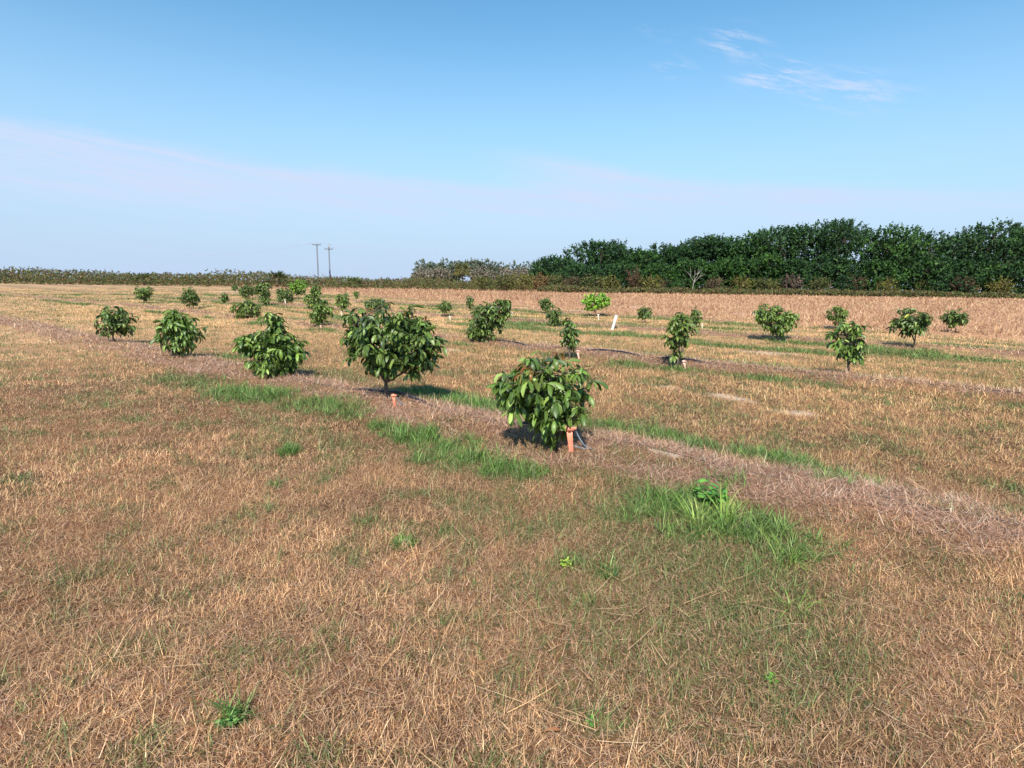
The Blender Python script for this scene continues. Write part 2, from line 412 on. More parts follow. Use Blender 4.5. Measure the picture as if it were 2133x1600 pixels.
GREENS = {'dark': [(68,90,36),(80,104,42),(57,78,34),(112,132,62),(88,110,46)],
          'mid': [(80,106,40),(97,124,48),(66,90,36),(126,148,72),(89,112,44)],
          'bright': [(128,170,50),(148,186,58),(96,140,40),(110,156,46),(74,112,38)],
          'olive': [(92,112,44),(110,126,50),(76,98,40),(84,104,42)]}
def frame_tip(n):
    return n
def sapling(base, lobes, tone, label, new=0, stems=3, leaf=.15, dens=1.0, stake=None, droop=1.6, gaps=0.0, topbright=False):
    bx, by = base
    b = gp(bx, by, .09); b[2] = float(height(b[0], b[1]))
    Y = b[1]; root = thing('sapling', b, label, 'sapling', 'saplings planted in rows')
    tips, ax, nl = [], [], []
    wood = MB(); trunkw = MB()
    top = max(pp(l[0], l[1], Y)[2] for l in lobes)-b[2]
    sc = max(.3, top)
    R = rng
    cs = []
    for (lx, ly, hw, hh) in lobes:
        c = pp(lx, ly, Y)-b; a = hw*Y/F; v = hh*Y/F*1.0
        cs.append((c, a, v))
    for (c, a, v) in cs:
        a2 = max(a-.22*leaf, .6*a); v2 = max(v-.12*leaf, .6*v)
        area = 4*math.pi*((a2*a2+2*a2*v2)/3)
        n = max(7, int(area/.0165*dens))
        q = R.normal(size=(n, 3)); q /= np.linalg.norm(q, axis=1)[:, None]
        rad = np.where(R.random(n) < .68, R.uniform(.78, 1.06, n), R.uniform(.3, .82, n))
        rad *= 1+.42*(fbm(q[:, 0]*1.3+bx, q[:, 2]*1.3+by+q[:, 1], 1.6, 2)-.5)*2
        P = c+q*rad[:, None]*np.array([a2, a2*.92, v2])
        P[:, 2] = np.maximum(P[:, 2], .05)
        tips.append(P); A = q*.75+np.array([0, 0, .55])+R.normal(0, .2, (n, 3)); A /= np.linalg.norm(A, axis=1)[:, None]; ax.append(A)
    tips = np.concatenate(tips); ax = np.concatenate(ax); NT = len(tips)
    # trunk and limbs
    lowest = min(c[2]-v for c, a, v in cs)
    fork = np.array([R.normal(0, .015), R.normal(0, .015), max(.07, min(.25*sc, lowest+.12))])
    rt = .013+.013*sc
    trunkw.tube([(0, 0, -.04), (0, 0, .02), fork*.55+R.normal(0, .008, 3)*[1, 1, 0], fork], [rt*1.35, rt*1.15, rt, rt*.85], 8)
    hubs = []
    for (c, a, v) in cs:
        k = 2 if a > .25 else 1
        for _ in range(k):
            hpt = c+R.normal(0, .25, 3)*np.array([a, a, v]); hpt[2] = max(hpt[2], fork[2]+.04)
            mid = fork*.5+hpt*.5+R.normal(0, .05*sc, 3)*[1, 1, .3]
            trunkw.tube([fork*.96, mid, hpt], [rt*.75, rt*.55, rt*.35], 6); hubs.append(hpt); hubs.append(mid)
    hubs = np.array(hubs)
    for i in range(NT):
        hb = hubs[np.argmin(np.linalg.norm(hubs-tips[i], axis=1))]
        m = .5*(hb+tips[i])+np.array([0, 0, -.03])+R.normal(0, .012, 3)
        trunkw.tube([hb, m, tips[i]], [rt*.3, rt*.22, .0035], 4, cap=False)
    # leaf whorls
    cnt = R.integers(6, 11, NT); idx = np.repeat(np.arange(NT), cnt); n = len(idx)
    k = np.concatenate([np.arange(c) for c in cnt]); phase = np.repeat(R.uniform(0, 6.3, NT), cnt)
    az = phase+k*2.4+R.normal(0, .2, n)
    D = np.stack([np.cos(az), np.sin(az), np.zeros(n)], -1)*.9+ax[idx]*R.uniform(.15, .8, n)[:, None]
    D /= np.linalg.norm(D, axis=1)[:, None]
    P = tips[idx]-ax[idx]*(k*.007)[:, None]
    L = leaf*R.uniform(.5, 1.25, n)*(.85+.3*np.repeat(R.random(NT), cnt))
    pal = GREENS[tone]
    col = mixcol(pal, n, jit=.16)
    if topbright:
        hi = (P[:, 2] > .62*top) & (R.random(n) < .75); col[hi] = mixcol(GREENS['bright'], hi.sum())
    yl = R.random(n) < .006; col[yl] = mixcol([(186,180,74),(168,168,70)], yl.sum())
    newtip = np.zeros(NT, bool)
    if new:
        order = np.argsort(-(tips[:, 2]+R.normal(0, .12*sc, NT))); newtip[order[:new]] = True
    isn = newtip[idx]
    dr = np.clip(R.normal(droop, .6, n), .1, 2.6)
    V, Q, cc = leaves(P[~isn], D[~isn], L[~isn], col[~isn], dr[~isn], simple=Y > 14)
    trunkw.build('trunk', M_BARK, root)
    mk('crown', V, Q, M_LEAF, cc, root)
    if isn.any():
        V, Q, cc = leaves(P[isn], D[isn], L[isn]*.62, mixcol([(122,78,44),(140,92,48),(112,104,48)], isn.sum()), dr[isn]+.4, .75)
        mk('young_leaves', V, Q, M_LEAF, cc, root, label='reddish brown young leaves at the branch tips')
    return root

SAP = [
 ((1163,930), [(1140,798,88,70),(1158,850,66,45),(1150,893,36,32),(1075,815,32,50)], 'mid', 'round leafy sapling nearest the camera, beside the orange stake with grey tubing', dict(new=5, stems=3)),
 ((806,832), [(815,705,92,68),(860,700,48,62),(805,750,62,24),(745,690,34,45),(868,758,30,26)], 'dark', 'largest sapling, wide dark crown on a bare trunk, orange stake at its foot', dict(new=5)),
 ((568,782), [(566,682,28,30),(568,662,14,16),(565,730,62,44),(605,725,38,32),(520,712,30,24),(568,762,48,20)], 'mid', 'pyramid shaped sapling with leaves down to the bed, left of the largest sapling', dict(new=1)),
 ((1005,711), [(1015,662,34,34),(1048,640,22,22),(1008,692,28,18),(982,689,14,15)], 'dark', 'dark sapling leaning right with a low side branch, right of the largest sapling', {}),
 ((1186,741), [(1188,682,22,22),(1186,712,20,24)], 'dark', 'narrow upright sapling just behind the nearest sapling', dict(dens=.8)),
 ((1410,757), [(1418,672,25,26),(1402,703,25,22),(1404,735,13,12),(1428,690,16,24)], 'olive', 'tall narrow light green sapling with a pinkish stake at its right foot', {}),
 ((1451,676), [(1450,657,14,16)], 'dark', 'small sapling peeking out behind the right side of the tall narrow sapling', {}),
 ((1617,706), [(1592,652,20,22),(1620,668,30,30),(1645,662,18,20)], 'mid', 'spreading bush-like sapling at the right edge of the photo, leaning left over its shadow', dict(stems=4)),
 ((1344,668), [(1345,651,16,13)], 'dark', 'low small sapling right of the leaning white pipe', {}),
 ((1240,656), [(1228,628,16,17),(1254,626,17,16)], 'bright', 'bright yellow-green sapling above a thin bare trunk', dict(dens=1.2)),
 ((1136,650), [(1137,633,16,14)], 'dark', 'rounded dark sapling overlapping the top of a second one, far centre', {}),
 ((1153,676), [(1154,656,19,18)], 'dark', 'dark sapling overlapped above by another, left of the narrow upright sapling', {}),
 ((980,644), [(979,626,9,14)], 'dark', 'slim small sapling in the far row left of the leaning dark sapling', {}),
 ((926,658), [(926,638,15,13)], 'dark', 'small sapling behind the right shoulder of the largest sapling', {}),
 ((778,648), [(778,630,18,14)], 'dark', 'low wide sapling showing above the left of the largest sapling', {}),
 ((713,647), [(712,626,15,17)], 'mid', 'rounded small sapling with a cream stake showing below its crown', {}),
 ((742,628), [(742,612,6,9)], 'mid', 'tiny lone sapling at the foot of the tall dry grass', dict(dens=1.4)),
 ((668,678), [(672,640,20,15),(663,658,18,15)], 'mid', 'glossy sapling standing forward of the left cluster with a pale stake below', dict()),
 ((650,642), [(657,604,12,12),(650,624,17,16)], 'mid', 'tall two-tiered sapling right behind the glossy one', {}),
 ((621,621), [(621,598,18,15)], 'dark', 'sapling with a bright yellow-green top under the utility poles', dict(topbright=True)),
 ((593,631), [(593,615,18,14)], 'dark', 'low dark bushy sapling between two taller saplings on the left', {}),
 ((550,634), [(548,603,17,15),(552,622,11,11)], 'dark', 'tall dark sapling with a narrow waist below the palmetto', {}),
 ((516,619), [(516,605,18,11)], 'dark', 'spreading dark sapling touching the left of the narrow-waisted one', {}),
 ((513,661), [(510,640,24,20),(530,644,14,14)], 'olive', 'rounded olive sapling above the pyramid shaped one', dict()),
 ((489,608), [(489,598,7,6)], 'dark', 'tiny farthest sapling near the left edge of the photo', dict(dens=1.4)),
 ((469,629), [(467,618,10,11)], 'dark', 'small sapling cut by the left edge of the photo', {}),
 # the rows go on past both edges of the photograph
 ((372,742), [(372,690,48,38),(360,660,25,20)], 'mid', 'medium sapling past the left edge in the nearest row, second from the pyramid shaped one', {}),
 ((238,712), [(240,668,36,32)], 'dark', 'round dark sapling farthest left in the nearest row', {}),
 ((395,640), [(395,618,19,17)], 'dark', 'upright sapling in the second row past the left edge', {}),
 ((300,628), [(300,608,17,13)], 'mid', 'low sapling farthest left in the second row', {}),
 ((1765,775), [(1765,700,36,34),(1775,735,24,22)], 'mid', 'tall leafy sapling past the right edge in the second row', {}),
 ((1900,722), [(1900,670,34,28)], 'dark', 'round sapling past the right edge in the third row', {}),
 ((1745,682), [(1745,655,20,17)], 'olive', 'small olive sapling past the right edge in the far row', {}),
 ((1990,692), [(1990,662,24,18)], 'dark', 'low dark sapling farthest right in the far row', {}),
]
for b, l, t, lab, kw in SAP: sapling(b, l, t, lab, **kw)

# ------------------------------------------------------------------ irrigation stakes
def stake(px, py, hpx, m, label, tubing=True, lean=-.12):
    g = gp(px, py, .08); g[2] = float(height(g[0], g[1]))-.01
    hh = hpx*g[1]/F*1.12; r = thing('irrigation_stake', g, label, 'stake', 'stakes at the foot of the saplings')
    k = hh/.24*1.6
    body = MB()
    def prof(z): return np.array([lean*z, 0, z])
    w0 = .018*k
    # ribbed tapering stem: a web and two flanges
    for off, hx, hy in ((0, .009*k, .004*k), (-.011*k, .004*k, .012*k), (.011*k, .004*k, .012*k)):
        V = []
        for z_, s_ in ((-.05, .75), (hh*.5, .95), (hh*.86, 1.1)):
            c = prof(z_)
            for X, Yy in ((-1, -1), (1, -1), (1, 1), (-1, 1)): V.append(c+np.array([off*s_+X*hx*s_, Yy*hy*s_, 0]))
        Fq = []
        for lv in (0, 4):
            for q in range(4): Fq.append((lv+q, lv+(q+1) % 4, lv+4+(q+1) % 4, lv+4+q))
        Fq.append((8, 9, 10, 11)); body.add(V, Fq)
    body.build('stem', m, r, smooth=False)
    hd = MB(); c = prof(hh*.93)
    hd.box(c, (.026*k, .019*k, hh*.075), taper=.9); hd.tube([c+[0, 0, hh*.07], c+[0, 0, hh*.13]], [.012*k, .009*k], 8)
    hd.box(c+[.03*k, -.004, hh*.01], (.010*k, .012*k, hh*.045))
    hd.build('head', m, r, smooth=False, label=None)
    if tubing:
        t = MB(); e = np.array([.19*k/1.6, .02, .035]); s0 = c+[.034*k, 0, -.01]
        p = [s0*(1-q)+e*q+np.array([0, 0, -.03*k*math.sin(math.pi*q)]) for q in np.linspace(0, 1, 8)]
        t.tube(p, .0042*max(1, k), 6)
        s1 = prof(hh*.28)+[.012*k, 0, 0]
        t.tube([s1*(1-q)+e*q+np.array([0, 0, -.012*math.sin(math.pi*q)]) for q in np.linspace(0, 1, 6)], .0036*max(1, k), 6)
        t.build('tubing', M_TUBE, r)
    return r
stake(1190,938,52,M_ORANGE,'tall bright orange stake with grey tubing beside the nearest sapling')
stake(823,848,24,M_ORANGE,'orange stake with tubing at the foot of the largest sapling')
stake(582,786,15,M_PEACH,'faded pink stake in front of the pyramid shaped sapling', tubing=False)
stake(1429,762,18,M_PEACH,'faded pink stake right of the tall narrow light green sapling', tubing=False, lean=-.3)
stake(1207,742,18,M_PEACH,'peach stake behind the top of the nearest sapling', tubing=False, lean=-.25)
stake(1247,662,10,M_CREAM,'cream stake under the bright yellow-green sapling', tubing=False)
stake(712,655,9,M_CREAM,'cream stake under the rounded small sapling on the left', tubing=False)
stake(938,664,9,M_CREAM,'cream stake beside the sapling behind the largest one', tubing=False)
stake(1463,680,9,M_CREAM,'cream stake right of the sapling peeking out behind the tall narrow one', tubing=False)
stake(669,682,8,M_PEACH,'pale pink stake under the glossy sapling on the left', tubing=False)
stake(595,634,8,M_CREAM,'cream stake at the foot of the low dark bushy sapling', tubing=False)
stake(1067,656,9,M_CREAM,'cream stake right of the leaning dark sapling', tubing=False)
stake(1011,713,8,M_ORANGE,'small orange stake at the foot of the leaning dark sapling', tubing=False)

# ------------------------------------------------------------------ drip hoses
def hose(row, t0, t1, off, label, spots, r=.011):
    ts = np.arange(t0, t1, .12)
    s = row+off+.06*np.sin(ts*1.7)+.05*(fbm(ts, ts*0+row, .9, 2)-.5)
    P = np.stack([RN[0]*s+RD[0]*ts, RN[1]*s+RD[1]*ts], -1)
    z = height(P[:, 0], P[:, 1])-.012
    for sp in spots:                 # where it lies bare on top of the straw
        z += .065*np.exp(-((ts-sp[0])/sp[1])**4)
    m = MB(); m.tube(np.column_stack([P, z]), r, 6)
    tag(m.build('drip_hose', M_HOSE), label, 'hose', 'drip hoses along the planting beds')
def tof(px, py): g = gp(px, py, .08); return st(g[0], g[1])[1]
hose(5.0, -22, 6, .05, 'black drip hose on the nearest bed, bare beside the largest sapling', [(tof(760,828), .55), (tof(820,845), .4), (tof(1100,905), .4)], r=.017)
hose(11.7, -40, 8, -.12, 'black drip hose half buried in the second bed', [(tof(1045,718), .5), (tof(1235,744), .6), (tof(1400,757), .5)], r=.02)

# ------------------------------------------------------------------ leaning white pipe
g = gp(1276, 685, .05); tp = pp(1284, 657, g[1])
m = MB(); a = g+np.array([0, 0, -.12])
dirv = (tp-g)/np.linalg.norm(tp-g)
ln = np.linalg.norm(tp-g)
pts = [-dirv*.1, dirv*ln]
ro = .048
m.tube([-dirv*.1, dirv*ln*.5, dirv*ln, dirv*ln, dirv*(ln-.08)], [ro, ro, ro, ro*.86, ro*.86], 16, cap=False)
o = m.build('pipe', M_WHITE); o.location = g; tag(o, 'short white plastic pipe leaning to the right out of a bed', 'pipe')

# ------------------------------------------------------------------ weeds that stand out in the lawn
def tuft(px, py, n, hgt, pal, label, spread=.05, wid=.006, cat='grass tuft', name='grass_tuft', lean=.5):
    g = gp(px, py); g[2] = float(height(g[0], g[1]))
    az = rng.uniform(0, 6.3, n); rr = spread*np.sqrt(rng.random(n))
    P = np.stack([np.sin(az)*rr, np.cos(az)*rr, np.full(n, -.005)], -1)
    V, Q, cc = blades(P, hgt*rng.uniform(.5, 1.15, n), wid*rng.uniform(.6, 1.2, n), az+rng.normal(0, .6, n), np.abs(rng.normal(lean*.6, .25, n)), np.abs(rng.normal(lean*1.6, .5, n)), mixcol(pal, n), segs=4)
    o = mk(name, V, Q, M_GREEN, cc); o.location = g; tag(o, label, cat); return o
tuft(600,946,150,.13,LUSH,'bright green grass tuft alone in dry grass left of the long green patch', .09)
tuft(1455,1098,60,.28,[(150,176,84),(128,160,70),(168,188,100)],'tall arching light green grass clump in front of the broad-leaved weed', .06, .009, lean=.55)
tuft(1512,1092,50,.27,[(150,176,84),(128,160,70),(168,188,100)],'light green grass clump with upright blades right of the arching one', .05, .009, lean=.5)
tuft(1635,1170,40,.24,[(140,170,78),(120,150,64)],'loose green grass clump at the right edge below the broad-leaved weed', .07, .007, lean=.8)
tuft(1650,1262,30,.2,[(140,170,78),(120,150,64)],'thin spreading grass clump lowest at the right edge', .06, .006, lean=.9)
tuft(843,1135,170,.07,LUSH,'small dense green tuft in the dry foreground near the centre', .07, .008, lean=.7)
tuft(1268,1202,60,.07,[(70,110,44),(60,98,40)],'tiny dark green tuft right of the yellowish seedling', .04, .007, lean=.5)
tuft(575,1012,50,.05,LUSH,'tiny green tuft below the bright lone tuft on the left', .04, .006, lean=.6)
tuft(758,1093,40,.05,LUSH,'tiny green tuft between two other tufts in the dry grass', .03, .006, lean=.6)
tuft(1225,1255,40,.08,[(104,132,60),(88,116,50)],'thin upright green tuft under the dark green one', .03, .004, lean=.4)
tuft(706,808,9,.27,[(216,188,140),(196,170,124)],'pale dry grass stalks standing left of the largest sapling', .06, .0045, 'dry stalks', 'dry_stalks', lean=.12)
tuft(665,800,22,.22,[(150,140,80),(178,150,104),(120,124,64)],'thin half-dry weed stalks right of the pyramid shaped sapling', .07, .006, 'weed stalks', 'weed_stalks', lean=.5)

def broadleaf(px, py, nst, hgt, leaf, pal, label, spread):
    g = gp(px, py); g[2] = float(height(g[0], g[1]))
    root = thing('broadleaf_weed', g, label, 'weed')
    stm = MB(); Ps, Ds, Ls = [], [], []
    for i in range(nst):
        a = rng.uniform(0, 6.3); e = np.array([math.cos(a)*spread*rng.uniform(.3, 1), math.sin(a)*spread*rng.uniform(.3, 1), hgt*rng.uniform(.6, 1.1)])
        stm.tube([(e[0]*.1, e[1]*.1, -.01), e*[.6, .6, .55], e], [.004, .003, .002], 5, cap=False)
        for k in range(7):
            f_ = .35+.65*k/6; az = a+k*2.4
            Ps.append(e*f_); dv = np.array([math.cos(az), math.sin(az), .45]); Ds.append(dv/np.linalg.norm(dv)); Ls.append(leaf*rng.uniform(.6, 1.1))
    n = len(Ps)
    V, Q, cc = leaves(np.array(Ps), np.array(Ds), np.array(Ls), mixcol(pal, n), np.clip(rng.normal(.6, .25, n), 0, 1.5), 1.25)
    stm.build('stems', M_BARK, root); mk('leaves', V, Q, M_LEAF, cc, root)
broadleaf(1480,1062,12,.17,.085,[(84,136,48),(100,152,58),(70,120,42)],'broad-leaved green weed behind the light green grass clumps', .14)
broadleaf(482,1512,8,.035,.035,[(96,132,60),(80,116,52)],'small bright green seedling at the left edge of the bare foreground', .03)
broadleaf(1182,1180,7,.05,.04,[(150,168,66),(120,150,56)],'yellowish seedling in the grass near the centre', .04)
broadleaf(1606,1418,5,.03,.03,[(104,158,56),(88,140,48)],'tiny green seedling low at the right of the foreground', .02)
broadleaf(1228,1503,5,.02,.025,[(104,150,66),(88,136,58)],'tiny green seedling near the bottom centre', .02)
# curled dead leaf
g = gp(1152, 1536); g[2] = float(height(g[0], g[1]))+.035
V, Q, cc = leaves(np.array([[-.03, 0, 0.]]), np.array([[.96, .2, .2]]), np.array([.06]), np.array([lin((150,100,66))]), np.array([.5]), 1.1)
o = mk('fallen_leaf', V, Q, M_GRASS, cc); o.location = g; tag(o, 'curled brown dead leaf lying on the dry grass at the bottom', 'leaf')

# ------------------------------------------------------------------ far trees and bushes
def sprays(Pt, Ax, n_leaf, slen, leaf, pal, wr=.42, jit=.15, pj=.35):
    """elongated leafy shoots: n_leaf small leaves alternate along an axis"""
    N = len(Pt); idx = np.repeat(np.arange(N), n_leaf); n = len(idx); k = np.tile(np.arange(n_leaf), N)/max(1, n_leaf-1)
    A = Ax[idx]; rnd = rng.normal(size=(n, 3)); sd = np.cross(A, rnd); sd /= np.linalg.norm(sd, axis=1)[:, None]+1e-6
    D = A*.65+sd*.85+rng.normal(0, pj, (n, 3)); D /= np.linalg.norm(D, axis=1)[:, None]
    P = Pt[idx]+A*(k*slen*rng.uniform(.7, 1.2, n))[:, None]
    L = (leaf*rng.uniform(.6, 1.2, n)*(1.1-.4*k))[:, None]
    up_ = np.cross(D, rng.normal(size=(n, 3))); up_ /= np.linalg.norm(up_, axis=1)[:, None]+1e-6
    V = np.stack([P, P+D*L*.55+up_*L*wr, P+D*L*1.1, P+D*L*.5-up_*L*wr], 1)
    Q = np.arange(n*4).reshape(-1, 4)
    sh = mixcol(pal, N, jit=jit)[idx]*np.exp(rng.normal(0, .12, n))[:, None]
    return V.reshape(-1, 3), Q, np.repeat(sh, 4, axis=0)

def far_tree(name, px, top, hw, Y, pal, label, cat, group, nsp=330, n_leaf=12, slen=1.0, leaf=.32, bark=None, trunk_frac=.18, upb=.55, low=.0, lobn=6, extra=None, bulge=1.0, wr=.42, pj=.35, dome=False):
    base = pp(px, 590, Y); x0 = base[0]; base[2] = float(height(x0, Y))
    Ht = pp(px, top, Y)[2]-base[2]; a = hw*Y/F
    root = thing(name, base, label, cat, group)
    slen = min(slen, .28*Ht)
    # several overlapping lobes make an uneven crown
    lob = []
    for i in range(lobn):
        if i == 0: c = np.array([0, 0, Ht*.6]); ra = np.array([a*.72, a*.62, Ht*.4-slen*.3])
        else:
            an = 6.283*i/(lobn-1)+rng.uniform(-.4, .4); q = rng.uniform(.35, .62); zc = Ht*rng.uniform(.24+low, .7)
            c = np.array([math.cos(an)*a*q, math.sin(an)*a*q*.8, zc]); rr = a*rng.uniform(.36, .52)
            rz = min(rr*.9, Ht*.92-zc-slen*.3, zc+.0*Ht)
            ra = np.array([rr, rr*.85, max(.25*rr, rz)])
        if dome and i:
            an = rng.uniform(0, 6.283); q = rng.uniform(.1, .8) if i < 6 else math.sqrt(rng.uniform(.0, .95)); env = math.sqrt(max(.05, 1-q*q))
            rr = a*rng.uniform(.26, .42); rz = rr*rng.uniform(.55, .8)
            zc = max(rz*.8, (Ht-rz-.45)*(rng.uniform(.86, 1.0) if i < 6 else env*rng.uniform(.5, .97)))
            c = np.array([math.cos(an)*a*q*.85, math.sin(an)*a*q*.75, zc]); ra = np.array([rr, rr*.9, rz])
        elif dome: c = np.array([0, 0, Ht*.44]); ra = np.array([a*.92, a*.7, Ht*.46])
        lob.append((c, ra))
    Pt, Ax = [], []
    per0 = max(6, nsp//lobn)
    for li_, (c, ra) in enumerate(lob):
        per = per0*(4 if dome and li_ == 0 else 1)
        q = rng.normal(size=(per, 3)); q /= np.linalg.norm(q, axis=1)[:, None]
        rad = np.where(rng.random(per) < .75, rng.uniform(.85, 1.03, per), rng.uniform(.45, .85, per))
        P = c+q*rad[:, None]*ra
        A = q*.8+np.array([0, 0, upb])+rng.normal(0, .22, (per, 3)); A /= np.linalg.norm(A, axis=1)[:, None]
        ok = P[:, 2] > .12
        Pt.append(P[ok]); Ax.append(A[ok])
    Pt = np.concatenate(Pt); Ax = np.concatenate(Ax)
    V, Q, cc = sprays(Pt, Ax, n_leaf, slen, leaf, pal, wr, pj=pj)
    mk('crown', V, Q, M_FAR, cc, root, smooth=False)
    t = MB(); rt = .035*Ht*.5+.03
    f0 = np.array([0, 0, Ht*trunk_frac])
    t.tube([(0, 0, -.1), f0*.5, f0], [rt*1.3, rt, rt*.85], 7)
    for c, ra in lob:
        t.tube([f0*.95, f0*.4+c*.6+rng.normal(0, .06*a, 3), c+np.array([0, 0, ra[2]*.45])], [rt*.6, rt*.42, rt*.15], 5, cap=False)
        for _ in range(3):
            e = c+np.clip(rng.normal(0, .45, 3), -.6, .6)*ra
            t.tube([c*.8+f0*.2, c*.5+e*.5, e], [rt*.25, rt*.18, rt*.06], 4, cap=False)
    t.build('trunk', bark or M_BARK, root)
    return root

DARK = [(44,72,40),(54,86,44),(38,62,38),(64,96,46),(48,74,46)]
DARK2 = [(58,92,40),(70,104,44),(48,78,38),(40,66,36)]
hedge = [(1160,534,48,104,'dark tree sloping down to the left end of the dark hedge'),(1238,499,62,98,'dark tree with a notched left side and flat top in the hedge'),
 (1330,516,60,97,'dark tree in the dip of the hedge right of the flat-topped one'),(1398,506,48,96,'dark tree with pointed shoots just left of the rising part of the hedge'),
 (1472,490,56,95,'dark tree where the hedge starts rising to the right'),(1545,484,62,94,'dark tree left of the highest one inside the photo'),
 (1640,464,72,93,'tallest dark tree at the right edge of the photo'),(1740,452,80,92,'tall dark tree just past the right edge of the photo'),
 (1850,466,80,92,'dark tree second past the right edge of the photo'),(1950,478,80,91,'dark tree in the dip past the right edge of the photo'),
 (2050,460,85,91,'dark tree last but one at the far right'),(2150,468,80,91,'dark tree cut by the right edge of the render')]
for i, (px, tp_, hw, Y, lab) in enumerate(hedge):
    far_tree('broadleaf_tree', px, tp_, hw*1.32, Y, DARK2 if i % 3 == 2 else DARK, lab, 'tree', 'dark trees of the hedge', nsp=1350, n_leaf=11, slen=.8, leaf=.34, upb=.22, lobn=16, dome=True)
front = [(1210,548,48,92,DARK,'lower dark tree in front of the flat-topped tree'),(1295,545,45,91,DARK,'lower dark tree in front of the hedge dip'),(1370,548,42,91,DARK2,'lower dark tree above the rust brown bush'),
 (1440,540,50,90,DARK2,'lower dark green tree behind the white bare sapling'),(1520,532,50,89,DARK2,'lower leafy green tree in the middle of the rising hedge'),(1590,528,48,89,DARK2,'lower fresh green tree left of the tallest tree'),
 (1650,538,45,88,DARK,'lower dark tree below the tallest tree'),(1730,535,50,88,DARK,'lower dark tree just past the right edge'),(1830,540,50,88,DARK2,'lower green tree second past the right edge'),(1930,540,50,88,DARK,'lower dark tree third past the right edge'),(2030,535,50,88,DARK2,'lower green tree last but one at the far right'),(2120,540,50,88,DARK,'lower dark tree last at the far right')]
for px, tp_, hw, Y, pal, lab in front:
    far_tree('broadleaf_tree', px, tp_, hw, Y, pal, lab, 'tree', 'dark trees of the hedge', nsp=560, n_leaf=10, slen=.7, leaf=.32, low=-.08, upb=.22, lobn=11, dome=True)
OL = [(84,94,50),(100,104,54),(70,82,46),(108,100,60)]; YE = [(112,112,54),(126,120,60),(92,98,48),(106,92,56)]; BR = [(98,80,60),(86,72,54),(112,92,68),(76,76,50)]; RU = [(98,70,54),(86,66,50),(106,80,58),(70,74,46)]; OR = [(138,108,74),(124,98,66),(112,100,60)]; PK = [(118,94,84),(104,84,74),(90,80,66)]
bush = [(1005,577,26,OL,'olive bush in front of the grey woods'),(1050,574,24,OL,'olive bush near the right end of the grey woods'),(1088,570,24,YE,'yellow-green bush at the left foot of the dark hedge'),(1126,570,12,OR,'orange withered bush at the left foot of the dark hedge'),
 (1152,573,24,OL,'olive bush right of the orange withered one'),(1190,578,20,BR,'brown bush under the flat-topped tree'),(1232,573,24,OL,'broad olive bush below the notched tree'),(1268,577,22,YE,'yellow bush behind the bright sapling'),
 (1322,556,20,RU,'rust brown tall bush in front of the hedge dip'),(1356,573,26,YE,'yellow-green bush with upright stems below the rust brown one'),(1385,585,12,BR,'small straw-brown bush left of a dark round one'),(1408,581,22,DARK2,'dark round bush left of the white bare sapling'),
 (1490,580,22,BR,'brown twiggy bush below the rising hedge'),(1545,576,26,YE,'yellow-green round bush below the fresh green tree'),(1592,581,22,OL,'olive bush left of the pinkish one'),(1648,572,24,PK,'pinkish brown bush at the right edge of the photo'),
 (1620,586,16,YE,'small yellowish bush between the olive and pinkish ones'),(1705,578,24,OL,'olive bush just past the right edge'),(1780,574,26,BR,'brown bush past the right edge'),(1850,580,24,YE,'yellow-green bush past the right edge'),(1930,576,26,OL,'olive bush far past the right edge'),(2010,578,26,BR,'brown bush near the end of the hedge'),(2085,576,26,YE,'yellow-green bush last along the hedge')]
for px, tp_, hw, pal, lab in bush:
    far_tree('bush', px, tp_, hw, 85+rng.uniform(-1, 2), pal, lab, 'bush', 'bushes along the foot of the hedge', nsp=190, n_leaf=9, slen=.6, leaf=.2, low=-.1, lobn=6, upb=.6)
# bare pale sapling in front of the hedge
b = pp(1441, 606, 83); b[2] = 0
root = thing('bare_sapling', b, 'pale leafless forked sapling standing in front of the dark hedge', 'dead tree')
t = MB(); t.tube([(0, 0, -.1), (.1, 0, 1), (.25, 0, 1.7)], [.045, .038, .032], 6); t.build('trunk', M_PALE, root)
t = MB()
for e in ((.3, 0, 3.3), (1.5, .2, 2.9), (-.6, .1, 3.0), (.9, -.1, 3.4)):
    e = np.array(e); s_ = np.array([.25, 0, 1.7]); t.tube([s_, s_*.45+e*.55+[0, 0, -.1], e], [.026, .018, .008], 5)
    for _ in range(2):
        e2 = e+rng.normal(0, .4, 3); t.tube([s_*.4+e*.6, e2], [.02, .008], 4)
t.build('branches', M_PALE, root)
# grey woods in the distance
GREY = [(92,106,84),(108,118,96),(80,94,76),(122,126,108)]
woods = [(880,543,'left end of the grey woods'),(904,546,'second from the left end of the grey woods'),(928,541,'left of the cabbage palm in the grey woods'),(954,544,'behind the cabbage palm in the grey woods'),(986,539,'right of the cabbage palm, highest of the grey woods'),
 (1012,541,'middle of the grey woods'),(1040,544,'right of the middle of the grey woods'),(1070,546,'low stretch of the grey woods'),(1098,547,'near the right end of the grey woods'),(1128,548,'right end of the grey woods beside the dark hedge')]
for px, tp_, lab in woods:
    far_tree('grey_tree', px, tp_, 24, 165+rng.uniform(-4, 4), GREY, 'grey-green tree at the '+lab if 'end' in lab and 'near' not in lab and 'second' not in lab else 'hazy grey-green tree '+lab, 'tree', 'trees of the grey woods', nsp=560, n_leaf=10, slen=.7, leaf=.46, bark=M_PALE, upb=.35, lobn=7)
